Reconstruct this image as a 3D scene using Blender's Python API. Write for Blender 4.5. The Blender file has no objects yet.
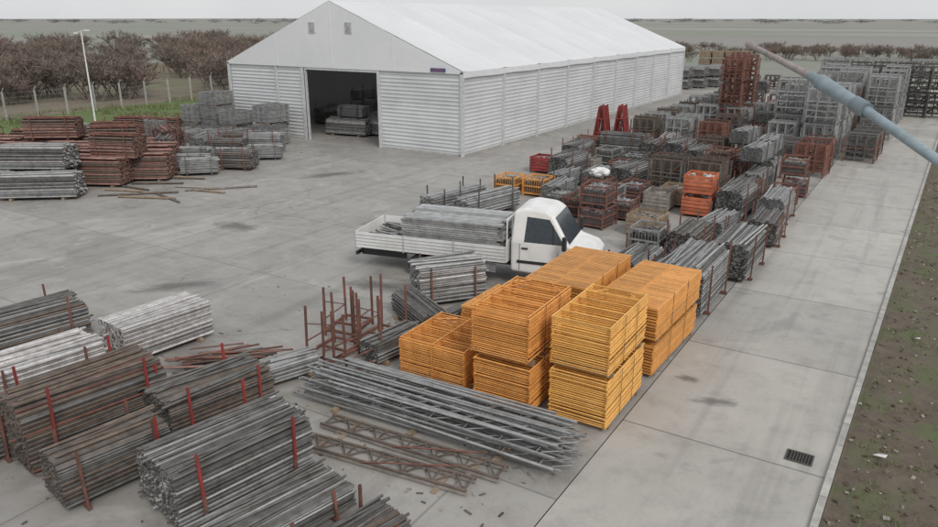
import bpy, math, random
from math import radians, sin, cos, pi
from mathutils import Vector, Matrix, noise
R = random.Random(7)
H = 8.3; TH = radians(18.5); YW = radians(32.06)
SC = bpy.context.scene
COL = bpy.context.collection

# ------------------------------------------------------------------ materials
def new_mat(name):
    m = bpy.data.materials.new(name); m.use_nodes = True
    nt = m.node_tree
    return m, nt, nt.nodes["Principled BSDF"]

def N(nt, t, **kw):
    n = nt.nodes.new(t)
    for k, v in kw.items(): setattr(n, k, v)
    return n

def mixc(nt, a, b, fac, mode='MIX'):
    n = nt.nodes.new('ShaderNodeMix'); n.data_type = 'RGBA'; n.blend_type = mode
    for idx, val in ((0, fac), (6, a), (7, b)):
        s = n.inputs[idx]
        if isinstance(val, bpy.types.NodeSocket): nt.links.new(val, s)
        elif idx == 0: s.default_value = val
        else: s.default_value = (*val, 1) if len(val) == 3 else val
    return n.outputs[2]

def ramp(nt, src, p0, p1, c0=(0, 0, 0), c1=(1, 1, 1)):
    n = nt.nodes.new('ShaderNodeValToRGB')
    n.color_ramp.elements[0].position = p0; n.color_ramp.elements[1].position = p1
    n.color_ramp.elements[0].color = (*c0, 1); n.color_ramp.elements[1].color = (*c1, 1)
    nt.links.new(src, n.inputs[0]); return n.outputs[0]

def noise_tex(nt, scale, detail=4, rough=.6, dist=0, coord=None):
    n = nt.nodes.new('ShaderNodeTexNoise'); n.inputs['Scale'].default_value = scale
    n.inputs['Detail'].default_value = detail; n.inputs['Roughness'].default_value = rough
    n.inputs['Distortion'].default_value = dist
    if coord is None:
        tc = nt.nodes.new('ShaderNodeTexCoord'); coord = tc.outputs['Object']
    nt.links.new(coord, n.inputs['Vector']); return n.outputs['Fac']

MATS = {}
def paint(name, col, col2=None, rough=.6, metal=0., nscale=6., lo=.4, hi=.65, dirt=0.):
    m, nt, p = new_mat(name)
    at = N(nt, 'ShaderNodeAttribute', attribute_name='tint')
    nf = noise_tex(nt, nscale, 5, .65)
    c = mixc(nt, col, col2 if col2 else tuple(x*.75 for x in col), ramp(nt, nf, lo, hi))
    if dirt:
        n2 = noise_tex(nt, nscale*6, 4, .7)
        c = mixc(nt, c, (.12, .085, .06), math_n(nt, 'MULTIPLY', ramp(nt, n2, .52, .72), dirt))
    c = mixc(nt, c, at.outputs['Color'], 1., 'MULTIPLY')
    nt.links.new(c, p.inputs['Base Color'])
    p.inputs['Roughness'].default_value = rough; p.inputs['Metallic'].default_value = metal
    MATS[name] = m; return m
def math_n(nt, op, a, b=None, c=None):
    n = N(nt, 'ShaderNodeMath', operation=op)
    for i, v in enumerate((a, b, c)):
        if v is None: continue
        if isinstance(v, bpy.types.NodeSocket): nt.links.new(v, n.inputs[i])
        else: n.inputs[i].default_value = v
    return n.outputs[0]

paint('galv', (.38, .385, .39), (.24, .24, .23), .5, .2, 3, dirt=.4)
paint('galv_dark', (.155, .152, .148), (.09, .082, .074), .6, .1, 4, dirt=.4)
paint('galv_white', (.62, .60, .59), (.40, .37, .36), .6, .1, 5, dirt=.3)
paint('brown_steel', (.16, .125, .10), (.09, .07, .058), .75, 0, 4)
paint('rust', (.22, .095, .07), (.12, .062, .05), .8, 0, 4)
paint('rust_pink', (.35, .20, .17), (.21, .13, .11), .8, 0, 3)
paint('red_paint', (.34, .04, .035), (.20, .04, .035), .6, 0, 3, dirt=.4)
paint('orange_paint', (.80, .37, .095), (.64, .28, .07), .55, 0, 3, dirt=.3)
paint('yellow_paint', (.86, .48, .13), (.74, .38, .095), .55, 0, 3, dirt=.25)
paint('bin_orange', (.60, .17, .08), (.42, .12, .06), .6, 0, 3, dirt=.3)
paint('timber', (.36, .27, .19), (.22, .17, .12), .85, 0, 5)
paint('timber_grey', (.32, .29, .26), (.20, .18, .16), .9, 0, 5)
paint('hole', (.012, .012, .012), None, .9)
paint('white_paint', (.78, .78, .77), (.66, .65, .63), .35, 0, 1.6)
paint('plastic_dark', (.03, .03, .032), None, .5)
paint('rubber', (.025, .025, .025), None, .85)
paint('glass', (.025, .035, .045), (.04, .05, .06), .08)
paint('lamp_glass', (.7, .7, .68), None, .15)
paint('wall_sheet', (.62, .63, .64), (.54, .55, .56), .45, 0, .4, dirt=.05)
paint('alu', (.66, .67, .68), None, .4, .2)
paint('sign_blue', (.05, .08, .20), (.35, .08, .08), .5, 0, 1.5)
paint('concrete_post', (.44, .43, .40), (.32, .31, .29), .9, 0, 4)
paint('lamp_grey', (.27, .33, .36), (.20, .25, .28), .5, .1, 8, dirt=.25)
paint('lamp_pink', (.36, .31, .30), (.24, .21, .20), .6, .1, 12, dirt=.3)
paint('cast_iron', (.05, .045, .04), None, .8)
paint('pebble', (.34, .31, .27), (.20, .18, .15), .9, 0, 8)
paint('clod', (.13, .10, .075), (.07, .055, .042), .95, 0, 8)
paint('grass_blade', (.12, .155, .05), (.17, .16, .075), .8, 0, 3)
paint('twig', (.19, .155, .13), (.115, .095, .08), .9, 0, .5)
paint('twig_red', (.21, .155, .13), (.135, .105, .09), .9, 0, .5)
paint('twig_hazed', (.27, .27, .27), (.22, .22, .22), .95, 0, .1)  # distant trees: aerial haze painted in as a paler, greyer twig colour

def fabric():
    m, nt, p = new_mat('pvc_fabric')
    nf = noise_tex(nt, .25, 4, .6)
    c = mixc(nt, (.82, .83, .84), (.75, .76, .78), ramp(nt, nf, .35, .7))
    n2 = noise_tex(nt, 3, 4, .7); c = mixc(nt, c, (.60, .60, .58), math_n(nt, 'MULTIPLY', ramp(nt, n2, .5, .8), .25))
    nt.links.new(c, p.inputs['Base Color']); p.inputs['Roughness'].default_value = .45
    tr = N(nt, 'ShaderNodeBsdfTranslucent'); tr.inputs[0].default_value = (.8, .8, .8, 1)
    mx = N(nt, 'ShaderNodeMixShader'); mx.inputs[0].default_value = .15
    nt.links.new(p.outputs[0], mx.inputs[1]); nt.links.new(tr.outputs[0], mx.inputs[2])
    nt.links.new(mx.outputs[0], nt.nodes['Material Output'].inputs[0])
    MATS['fabric'] = m
fabric()

def pos_xyz(nt):
    g = N(nt, 'ShaderNodeNewGeometry'); s = N(nt, 'ShaderNodeSeparateXYZ')
    nt.links.new(g.outputs['Position'], s.inputs[0]); return g.outputs['Position'], s
def joint(nt, src, period, off, w):
    a = math_n(nt, 'ADD', src, off + 1000*period)
    m = math_n(nt, 'MODULO', a, period)
    return math_n(nt, 'LESS_THAN', m, w)

def concrete(name, ca, cb, jx, jy, offx, offy, cracks, jstr):
    m, nt, p = new_mat(name)
    P, s = pos_xyz(nt)
    n1 = noise_tex(nt, .16, 6, .62, .6, P); n2 = noise_tex(nt, 1.3, 6, .7, 0, P); n3 = noise_tex(nt, 22, 4, .7, 0, P)
    c = mixc(nt, ca, cb, ramp(nt, n1, .36, .64))
    c = mixc(nt, c, tuple(x*.66 for x in cb), math_n(nt, 'MULTIPLY', ramp(nt, n2, .48, .76), .6))
    c = mixc(nt, c, (1.22, 1.22, 1.2), math_n(nt, 'MULTIPLY', ramp(nt, n3, .35, .7), .35), 'MULTIPLY')
    sx = math_n(nt, 'FLOOR', math_n(nt, 'DIVIDE', math_n(nt, 'ADD', s.outputs[0], offx), jx))
    sy = math_n(nt, 'FLOOR', math_n(nt, 'DIVIDE', math_n(nt, 'ADD', s.outputs[1], offy), jy))
    cb_ = N(nt, 'ShaderNodeCombineXYZ'); nt.links.new(sx, cb_.inputs[0]); nt.links.new(sy, cb_.inputs[1])
    wn = N(nt, 'ShaderNodeTexWhiteNoise'); wn.noise_dimensions = '2D'; nt.links.new(cb_.outputs[0], wn.inputs['Vector'])
    c = mixc(nt, c, (.84, .84, .84), wn.outputs['Value'], 'MULTIPLY')
    n4 = noise_tex(nt, .45, 5, .6, 1.5, P)
    c = mixc(nt, c, (.12, .115, .105), math_n(nt, 'MULTIPLY', ramp(nt, n4, .58, .72), .45))
    n8 = noise_tex(nt, .33, 6, .65, 2.2, P)
    c = mixc(nt, c, (.48, .46, .43), math_n(nt, 'MULTIPLY', ramp(nt, n8, .54, .68), .45))
    n6 = noise_tex(nt, 5, 5, .75, 0, P)
    c = mixc(nt, c, (.12, .11, .10), math_n(nt, 'MULTIPLY', ramp(nt, n6, .58, .74), .3))
    mp = N(nt, 'ShaderNodeMapping'); mp.inputs['Scale'].default_value = (1.4, .05, 1); mp.inputs['Rotation'].default_value = (0, 0, .12)
    nt.links.new(P, mp.inputs[0]); n5 = noise_tex(nt, 1.0, 4, .6, .3, mp.outputs[0])
    c = mixc(nt, c, (.16, .15, .14), math_n(nt, 'MULTIPLY', ramp(nt, n5, .53, .72), .4))
    mp2 = N(nt, 'ShaderNodeMapping'); mp2.inputs['Scale'].default_value = (.06, 1.2, 1); mp2.inputs['Rotation'].default_value = (0, 0, .35)
    nt.links.new(P, mp2.inputs[0]); n7 = noise_tex(nt, 1.0, 4, .6, .5, mp2.outputs[0])
    c = mixc(nt, c, (.44, .425, .40), math_n(nt, 'MULTIPLY', ramp(nt, n7, .55, .75), .3))
    j = math_n(nt, 'MAXIMUM', joint(nt, s.outputs[0], jx, offx, .05), joint(nt, s.outputs[1], jy, offy, .05))
    c = mixc(nt, c, (.07, .065, .06), math_n(nt, 'MULTIPLY', j, jstr))
    if cracks:
        vt = N(nt, 'ShaderNodeTexVoronoi', feature='DISTANCE_TO_EDGE'); vt.inputs['Scale'].default_value = .12
        nd = N(nt, 'ShaderNodeTexNoise'); nd.inputs['Scale'].default_value = .5; nd.inputs['Detail'].default_value = 5
        nt.links.new(P, nd.inputs['Vector'])
        va = N(nt, 'ShaderNodeVectorMath', operation='MULTIPLY_ADD'); nt.links.new(nd.outputs['Color'], va.inputs[0])
        va.inputs[1].default_value = (3, 3, 0); nt.links.new(P, va.inputs[2]); nt.links.new(va.outputs[0], vt.inputs['Vector'])
        cr = math_n(nt, 'LESS_THAN', vt.outputs['Distance'], .004)
        c = mixc(nt, c, (.08, .075, .07), math_n(nt, 'MULTIPLY', math_n(nt, 'MULTIPLY', cr, .35), ramp(nt, n1, .45, .55)))
    nt.links.new(c, p.inputs['Base Color'])
    nt.links.new(ramp(nt, n4, .4, .75, (.75,)*3, (.4,)*3), p.inputs['Roughness'])
    b = N(nt, 'ShaderNodeBump'); b.inputs['Strength'].default_value = .25; b.inputs['Distance'].default_value = .01
    nt.links.new(n3, b.inputs['Height']); nt.links.new(b.outputs[0], p.inputs['Normal'])
    MATS[name] = m
concrete('yard_concrete', (.375, .358, .335), (.295, .28, .263), 6, 6, .5, 1.6, True, .4)
concrete('lane_concrete', (.46, .44, .405), (.39, .373, .345), 500, 4.9, 100, 1.0, False, .55)

def soil(name, ca, cb, green, gscale, glo, ghi):
    m, nt, p = new_mat(name); P, s = pos_xyz(nt)
    n1 = noise_tex(nt, 3.0, 8, .75, .3, P); n2 = noise_tex(nt, gscale, 5, .65, .5, P); n3 = noise_tex(nt, 25, 4, .8, 0, P)
    c = mixc(nt, ca, cb, ramp(nt, n1, .35, .65))
    c = mixc(nt, c, green, ramp(nt, n2, glo, ghi))
    c = mixc(nt, c, tuple(min(.6, x*2.0) for x in ca), math_n(nt, 'MULTIPLY', ramp(nt, n3, .6, .75), .6))
    nt.links.new(c, p.inputs['Base Color']); p.inputs['Roughness'].default_value = .95
    b = N(nt, 'ShaderNodeBump'); b.inputs['Strength'].default_value = .8; b.inputs['Distance'].default_value = .06
    nt.links.new(n1, b.inputs['Height']); nt.links.new(b.outputs[0], p.inputs['Normal'])
    MATS[name] = m
soil('verge_soil', (.15, .12, .09), (.095, .076, .058), (.10, .12, .052), .7, .49, .66)
soil('rough_grass', (.14, .145, .075), (.11, .12, .055), (.10, .15, .045), .2, .28, .46)
soil('dry_grass', (.22, .18, .135), (.15, .125, .09), (.14, .14, .075), .1, .45, .65)

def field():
    m, nt, p = new_mat('field_hazed'); P, s = pos_xyz(nt)  # field colours lightened, so distance haze is part of the base colour
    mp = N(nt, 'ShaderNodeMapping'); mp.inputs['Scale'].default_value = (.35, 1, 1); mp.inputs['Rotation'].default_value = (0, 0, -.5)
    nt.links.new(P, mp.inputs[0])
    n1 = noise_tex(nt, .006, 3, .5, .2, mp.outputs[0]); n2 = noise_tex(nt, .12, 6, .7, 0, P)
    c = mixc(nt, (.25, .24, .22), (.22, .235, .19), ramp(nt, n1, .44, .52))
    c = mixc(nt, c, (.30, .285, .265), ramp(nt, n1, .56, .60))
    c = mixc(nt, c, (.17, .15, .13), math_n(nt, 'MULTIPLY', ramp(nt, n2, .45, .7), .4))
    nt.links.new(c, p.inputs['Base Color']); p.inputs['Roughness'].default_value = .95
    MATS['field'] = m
field()

# ------------------------------------------------------------------ mesh builder
class MB:
    def __init__(s): s.v = []; s.f = []; s.m = []; s.t = []; s.names = []; s.sm = []
    def mi(s, mat):
        if mat not in s.names: s.names.append(mat)
        return s.names.index(mat)
    def add(s, vs, fs, mat, tint=1., sm=False):
        o = len(s.v); s.v += [tuple(v) for v in vs]; k = s.mi(mat)
        for f in fs: s.f.append(tuple(i+o for i in f)); s.m.append(k); s.t.append(tint); s.sm.append(sm)
    def box(s, c, d, mat, tint=1., rot=0., M=None):
        hx, hy, hz = d[0]/2, d[1]/2, d[2]/2; vs = []
        cr, sr = cos(rot), sin(rot)
        for x, y, z in ((-1,-1,-1),(1,-1,-1),(1,1,-1),(-1,1,-1),(-1,-1,1),(1,-1,1),(1,1,1),(-1,1,1)):
            v = Vector((x*hx, y*hy, z*hz))
            if M: v = M @ v
            v = Vector((v.x*cr-v.y*sr, v.x*sr+v.y*cr, v.z)); vs.append(v+Vector(c))
        s.add(vs, [(0,3,2,1),(4,5,6,7),(0,1,5,4),(1,2,6,5),(2,3,7,6),(3,0,4,7)], mat, tint)
    def b2(s, x0, x1, y0, y1, z0, z1, mat, tint=1.):
        s.box(((x0+x1)/2, (y0+y1)/2, (z0+z1)/2), (x1-x0, y1-y0, z1-z0), mat, tint)
    def tube(s, p0, p1, r, mat, n=6, tint=1., hole=False, r1=None, ph=0.):
        p0 = Vector(p0); p1 = Vector(p1); d = (p1-p0).normalized()
        up = Vector((0, 0, 1)) if abs(d.z) < .9 else Vector((1, 0, 0))
        a = d.cross(up).normalized(); b = d.cross(a); r1 = r if r1 is None else r1
        ring = lambda c, rr: [c+(a*cos(2*pi*i/n+ph)+b*sin(2*pi*i/n+ph))*rr for i in range(n)]
        vs = ring(p0, r)+ring(p1, r1)
        fs = [(i, n+i, n+(i+1) % n, (i+1) % n) for i in range(n)]
        s.add(vs, fs, mat, tint, n > 4)
        if not hole:
            s.add(vs[:n], [tuple(range(n))], mat, tint); s.add(vs[n:], [tuple(range(n-1, -1, -1))], mat, tint)
        else:
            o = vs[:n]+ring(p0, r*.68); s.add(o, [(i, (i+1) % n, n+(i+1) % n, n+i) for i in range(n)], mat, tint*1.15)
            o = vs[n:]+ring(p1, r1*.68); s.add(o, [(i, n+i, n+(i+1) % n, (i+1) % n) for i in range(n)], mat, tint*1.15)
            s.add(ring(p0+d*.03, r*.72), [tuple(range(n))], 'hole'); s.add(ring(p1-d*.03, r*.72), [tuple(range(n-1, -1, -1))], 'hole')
    def mesh(s, name, smooth=False):
        me = bpy.data.meshes.new(name); me.from_pydata(s.v, [], s.f)
        for n in s.names: me.materials.append(MATS[n])
        me.polygons.foreach_set('material_index', s.m)
        at = me.attributes.new('tint', 'FLOAT_COLOR', 'FACE')
        fl = []
        for t in s.t: fl += [t, t, t, 1]
        at.data.foreach_set('color', fl)
        me.polygons.foreach_set('use_smooth', [True]*len(s.f) if smooth else s.sm)
        me.update(); return me

def put(name, me, x=0, y=0, z=0, rot=0., sc=1., parent=None):
    o = bpy.data.objects.new(name, me); COL.objects.link(o)
    o.location = (x, y, z); o.rotation_euler = (0, 0, radians(rot))
    o.scale = (sc,)*3 if not isinstance(sc, tuple) else sc
    if parent: o.parent = parent
    return o
def empty(name, x=0, y=0, z=0, rot=0):
    o = bpy.data.objects.new(name, None); COL.objects.link(o); o.location = (x, y, z); o.rotation_euler = (0, 0, radians(rot)); return o

# ------------------------------------------------------------------ stock builders (tubes along local Y)
def tube_stack(W, L, Ht, r=.025, mat='galv', posts='red_paint', n=7, jl=.07, hole=True, var=.35, postx=.25, mats=None, base=.14, round_top=True, seed=0, nposts=2, plates=None, loose=.35):
    q = random.Random(seed+int(W*100)); m = MB()
    rows = max(1, int(Ht/(r*1.78))); cols = int(W/(r*2.06))
    for j in range(rows):
        cc = cols-(j % 2)
        trim = 0
        if round_top and j > rows*.8: trim = int((j-rows*.8)*q.uniform(.6, 1.6))
        for i in range(trim, cc-trim):
            x = (i-(cc-1)/2)*r*2.06; z = base+r+j*r*1.78
            e = q.gauss(0, jl*.3)*L*.25; sk = q.gauss(0, .006); t = q.uniform(1-var, 1+var*.6)
            if q.random() < .04: e += q.uniform(-.15, .15)
            mm = mat if not mats else q.choice(mats)
            p0 = (x-sk, -L/2+e+q.uniform(0, .02), z); p1 = (x+sk+q.gauss(0, .01), L/2+e, z+q.gauss(0, .004))
            m.tube(p0, p1, r*.97, mm, n, t, hole)
            if plates:
                m.b2(p0[0]-r*.95, p0[0]+r*.95, p0[1]-.012, p0[1]-.002, z-r*.85, z+r*.85, plates if q.random() < .5 else q.choice(['galv_dark', mat]), q.uniform(.6, 1.1))
    for k in range(int(cols*loose)):
        x = q.uniform(-W*.4, W*.4); z = base+rows*r*1.78+r*q.uniform(.6, 1.6); a = q.uniform(-.12, .12)
        m.tube((x-a, -L/2+q.uniform(-.15, .15), z), (x+a, L/2+q.uniform(-.15, .15), z+q.uniform(-.01, .03)), r, mat, n, q.uniform(.7, 1.3), hole)
    if posts:
        ys = [(-L*.33), (L*.33)] if nposts == 2 else [-L*.36, 0, L*.36]
        for y in ys:
            for sx in (-1, 1):
                hh = Ht+base+postx+q.uniform(-.1, .15); ln = q.gauss(0, .02)
                m.tube((sx*(W/2+.05), y, 0), (sx*(W/2+.05)+ln, y+q.gauss(0, .02), hh), .034, posts, 4, q.uniform(.7, 1.1), True, ph=pi/4)
            m.b2(-W/2-.12, W/2+.12, y-.035, y+.035, .03, .10, posts, .8)
    else:
        for y in (-L*.33, L*.33): m.b2(-W/2-.05, W/2+.05, y-.05, y+.05, 0, .12, 'timber')
    return m.mesh('tubes')

def frame_bundle(m, x0, x1, y0, y1, z0, h, mat, pitch=.05, bars=(0.03, .2, .5, .8, .97), r=.02, q=R, mids=1, legs=2):
    nl = int(h/pitch)
    for k in range(nl):
        z = z0+pitch*(k+.5); ox = q.gauss(0, .010); oy = q.gauss(0, .012); t = q.uniform(.8, 1.12)
        for i in range(legs):
            x = x0+r+(x1-x0-2*r)*i/(legs-1)
            m.tube((x+ox, y0+oy, z), (x+ox, y1+oy, z), r, mat, 6, t*q.uniform(.93, 1.05), True)
        for b in bars:
            y = y0+(y1-y0)*b
            m.tube((x0+ox+r, y+oy, z), (x1+ox-r, y+oy, z), r*.85, mat, 5, t*q.uniform(.88, 1.05))
        if mids and k % 2 == 0:
            m.tube((x0+ox+r, y0+(y1-y0)*.8, z), (x0+ox+(x1-x0)*.3, y1-.06, z), r*.7, mat, 4, t)
            m.tube((x1+ox-r, y0+(y1-y0)*.8, z), (x1+ox-(x1-x0)*.3, y1-.06, z), r*.7, mat, 4, t)

def deck_bundle(m, x0, x1, y0, y1, z0, h, mat, q, pitch=.075):
    nl = int(h/pitch); np_ = 2
    for k in range(nl):
        z = z0+pitch*k; ox = q.gauss(0, .012); oy = q.gauss(0, .015)
        for p in range(np_):
            a = x0+(x1-x0)*p/np_+.008+ox; b = x0+(x1-x0)*(p+1)/np_-.008+ox; t = q.uniform(.78, 1.08)
            for xx in (a, b-.03): m.b2(xx, xx+.03, y0+oy, y1+oy, z, z+pitch*.86, mat, t)
            n = 30 if k == nl-1 else 6
            for i in range(n):
                yy = y0+oy+(y1-y0)*(i+.12)/n; w = (y1-y0)/n*(.72 if n == 30 else .2)
                m.b2(a+.031, b-.031, yy, yy+w, z+pitch*.62, z+pitch*.80, mat, t*q.uniform(.75, 1.05))
            for yy in (y0+oy+.002, y1+oy-.032): m.b2(a+.031, b-.031, yy, yy+.03, z+.004, z+pitch*.6, mat, t*.9)

def frame_stack(x0, x1, y0, y1, hs, mat, mats=None, bars=(0.03, .2, .5, .8, .97), pitch=.05, seed=1, r=.02, legs=2, deck=False):
    q = random.Random(seed); m = MB(); z = .1; cx, cy = (x0+x1)/2, (y0+y1)/2
    a0, a1, b0, b1 = x0-cx, x1-cx, y0-cy, y1-cy
    for i, h in enumerate(hs):
        sh = q.gauss(0, .02)
        for yy in (b0+.25, b1-.3): m.b2(a0-.02, a1+.02, yy-.05, yy+.05, z-.1, z-.012, 'timber', .8)
        if deck: deck_bundle(m, a0+sh, a1+sh, b0, b1, z, h, mat, q)
        else: frame_bundle(m, a0+sh, a1+sh, b0, b1, z, h, mats[i] if mats else mat, pitch, bars, r, q, legs=legs)
        for yy in (b0+(b1-b0)*.33, b0+(b1-b0)*.66):
            for xx in (a0-.04, a1+.04): m.b2(xx-.003, xx+.003, yy-.008, yy+.008, z, z+h, 'plastic_dark')
        z += h+.1
    return put('scaffold_deck_stack' if deck else 'scaffold_frame_stack', m.mesh('frames'), cx, cy, 0, q.uniform(-1.5, 1.5))

def basket(W, L, Ht, frame='rust', fill='galv', seed=0, fillh=.8, lump=.07, nl=140):
    q = random.Random(seed); m = MB()
    for x in (-W/2, W/2):
        for y in (-L/2, L/2): m.b2(x-.03, x+.03, y-.03, y+.03, 0, Ht, frame, q.uniform(.7, 1.1))
    for z in (.14, Ht*.55, Ht-.05):
        for x in (-W/2, W/2): m.b2(x-.02, x+.02, -L/2+.03, L/2-.03, z-.03, z+.03, frame)
        for y in (-L/2, L/2): m.b2(-W/2+.03, W/2-.03, y-.02, y+.02, z-.03, z+.03, frame)
    for i in range(1, 9):
        t = i/9
        for x in (-W/2, W/2): m.b2(x-.006, x+.006, -L/2+L*t-.006, -L/2+L*t+.006, .14, Ht-.05, frame)
        for y in (-L/2, L/2): m.b2(-W/2+W*t-.006, -W/2+W*t+.006, y-.006, y+.006, .14, Ht-.05, frame)
    m.b2(-W/2+.03, W/2-.03, -L/2+.03, L/2-.03, .13, .17, frame, .6)
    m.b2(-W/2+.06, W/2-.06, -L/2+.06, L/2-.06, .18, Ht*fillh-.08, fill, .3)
    for k in range(nl):
        M = Matrix.Rotation(q.uniform(0, 3), 3, 'X') @ Matrix.Rotation(q.uniform(0, 3), 3, 'Z')
        m.box((q.uniform(-W/2+.1, W/2-.1), q.uniform(-L/2+.1, L/2-.1), Ht*fillh-.08+q.uniform(-.02, .1)), (lump*q.uniform(.6, 2.4), lump, lump*.7), fill, q.uniform(.5, 1.4), M=M)
    return m.mesh('basket')

def crate(W, L, Ht, mat='timber', seed=0, fill='timber_grey'):
    q = random.Random(seed); m = MB(); n = int(Ht/.16)
    for k in range(n):
        z = .12+k*.16
        for x in (-W/2, W/2): m.b2(x-.015, x+.015, -L/2, L/2, z, z+.13, mat, q.uniform(.75, 1.15))
        for y in (-L/2, L/2): m.b2(-W/2+.02, W/2-.02, y-.015, y+.015, z, z+.13, mat, q.uniform(.75, 1.15))
    for x in (-W/2+.05, W/2-.05):
        for y in (-L/2+.05, L/2-.05): m.b2(x-.03, x+.03, y-.03, y+.03, 0, .12+n*.16, mat, .7)
    m.b2(-W/2+.02, W/2-.02, -L/2+.02, L/2-.02, .1, .16, mat, .6)
    for k in range(40):
        M = Matrix.Rotation(q.uniform(0, 3), 3, 'X') @ Matrix.Rotation(q.uniform(0, 3), 3, 'Z')
        m.box((q.uniform(-W/2+.15, W/2-.15), q.uniform(-L/2+.15, L/2-.15), q.uniform(.2, Ht*.85)), (q.uniform(.1, .4), .1, .08), fill, q.uniform(.5, 1.2), M=M)
    return m.mesh('crate')

def upright_rack(W, L, Ht, nf=14, frame='rust', mat='galv', seed=0, tiers=1):
    q = random.Random(seed); m = MB()
    for tr in range(tiers):
        z0 = tr*(Ht+.12)
        for y in (-L/2, L/2):
            for x in (-W/2, W/2): m.b2(x-.035, x+.035, y-.035, y+.035, z0, z0+Ht*.9, frame, q.uniform(.7, 1.1))
            m.b2(-W/2+.035, W/2-.035, y-.02, y+.02, z0+Ht*.5, z0+Ht*.5+.05, frame)
        for x in (-W/2, W/2):
            for z in (.06, .5*Ht): m.b2(x-.025, x+.025, -L/2+.035, L/2-.035, z0+z, z0+z+.06, frame)
        for k in range(nf):
            y = -L/2+.1+(L-.2)*(k+.5)/nf+q.gauss(0, .012); ln = q.gauss(0, .03); t = q.uniform(.65, 1.25); hh = Ht*q.uniform(.94, 1.04)
            nb = 3
            for i in range(nb+1):
                x = -W/2+.08+(W-.16)*i/nb
                m.tube((x, y, z0+.13), (x, y+ln, z0+hh), .026, mat, 4, t*q.uniform(.8, 1.1))
            for z in (.16, .35, .62, .97):
                m.tube((-W/2+.08, y+ln*z, z0+hh*z), (W/2-.08, y+ln*z, z0+hh*z), .02, mat, 4, t)
            m.tube((-W/2+.08, y, z0+.2), (W/2-.08, y+ln, z0+hh*.9), .015, mat, 4, t)
    return m.mesh('rack')

def empty_stillage(W, L, Ht, mat='rust', seed=0):
    q = random.Random(seed); m = MB()
    for x in (-W/2, W/2):
        for y in (-L/2, L/2):
            m.tube((x, y, 0), (x+q.gauss(0, .02), y+q.gauss(0, .02), Ht*q.uniform(.92, 1.06)), .035, mat, 6, q.uniform(.7, 1.1), True)
    for x in (-W/2, W/2):
        m.b2(x-.03, x+.03, -L/2, L/2, .12, .2, mat); m.tube((x, -L/2, .5), (x, L/2, .5), .02, mat)
    for y in (-L/2, 0, L/2): m.b2(-W/2+.03, W/2-.03, y-.03, y+.03, .13, .19, mat, .8)
    m.tube((-W/2, -L/2, Ht*.7), (-W/2, L/2, .5), .015, mat)
    return m.mesh('stillage')

def lattice(L, wd, ht, mat, n, mat2=None, r=.024):
    m = MB()
    for s_ in (-1, 1): m.tube((-L/2, s_*wd/2, ht), (L/2, s_*wd/2, ht), r, mat, 7, 1, True)
    for i in range(n):
        xa = -L/2+.08+(L-.16)*i/n; xb = -L/2+.08+(L-.16)*(i+1)/n
        s_ = 1 if i % 2 else -1
        m.tube((xa, s_*wd/2, ht), (xb, -s_*wd/2, ht), r*.7, mat, 5, .9)
        if i % 2 == 0: m.tube((xa, -wd/2, ht), (xa, wd/2, ht), r*.7, mat, 5, .9)
    m.tube((L/2-.05, -wd/2, ht), (L/2-.05, wd/2, ht), r*.8, mat, 5)
    return m

# ------------------------------------------------------------------ ground
def edge_x(y): return -.8+.02*(y-5)
def sheet(name, pts, z, mat):
    m = MB(); m.add([(x, y, z) for x, y in pts], [tuple(range(len(pts)))], mat); return put(name, m.mesh(name))
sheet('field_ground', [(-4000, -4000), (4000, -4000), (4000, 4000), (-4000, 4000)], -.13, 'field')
sheet('grass_ground', [(-68, -30), (-53, -30), (-53, 118), (-68, 118)], -.06, 'rough_grass')
sheet('dry_grass_ground', [(-130, -30), (-68.01, -30), (-68.01, 130), (-130, 130)], -.07, 'dry_grass')
m = MB(); m.add([(-53, -25, 0), (-4.66, -25, 0), (-4.66, 112, 0), (-53, 112, 0), (-53, -25, -.2), (-4.66, -25, -.2), (-4.66, 112, -.2), (-53, 112, -.2)],
    [(0, 1, 2, 3), (0, 4, 5, 1), (2, 6, 7, 3), (3, 7, 4, 0)], 'yard_concrete'); put('concrete_yard', m.mesh('yard'))
m = MB(); a, b = edge_x(-25), edge_x(112)
m.add([(-4.64, -25, 0), (a, -25, 0), (b, 112, 0), (-4.64, 112, 0), (-4.64, -25, -.2), (a, -25, -.2), (b, 112, -.2), (-4.64, 112, -.2)],
    [(0, 1, 2, 3), (0, 4, 5, 1), (2, 6, 7, 3), (1, 5, 6, 2), (3, 7, 4, 0)], 'lane_concrete'); put('concrete_lane_road', m.mesh('lane'))
m = MB(); y = -20
while y < 110:
    xa, xb = edge_x(y), edge_x(y+1)
    t = R.uniform(.85, 1.1); zz = .06+R.uniform(-.006, .006)
    m.add([(xa+.012, y+.006, zz), (xa+.14, y+.006, zz), (xb+.14, y+.992, zz), (xb+.012, y+.992, zz), (xa+.012, y+.006, -.2), (xa+.14, y+.006, -.2), (xb+.14, y+.992, -.2), (xb+.012, y+.992, -.2)],
        [(0, 1, 2, 3), (0, 4, 5, 1), (1, 5, 6, 2), (2, 6, 7, 3), (3, 7, 4, 0)], 'concrete_post', t)
    y += 1
put('kerb', m.mesh('kerb'))
m = MB(); nx, ny = 48, 300; vs = []; fs = []
for j in range(ny+1):
    y = 2+(j/ny)**1.4*112
    for i in range(nx+1):
        u = i/nx; x = edge_x(y)+.15+u*u*14+u*.8
        p = Vector((x, y, 0)); z = -.05+.07*noise.noise(p*1.1)+.045*noise.noise(p*4)+.02*noise.noise(p*11)
        if i == 0: z = -.02
        vs.append((x, y, z))
for j in range(ny):
    for i in range(nx):
        a = j*(nx+1)+i; fs.append((a, a+1, a+nx+2, a+nx+1))
m.add(vs, fs, 'verge_soil'); put('soil_verge', m.mesh('verge', True))
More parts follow.
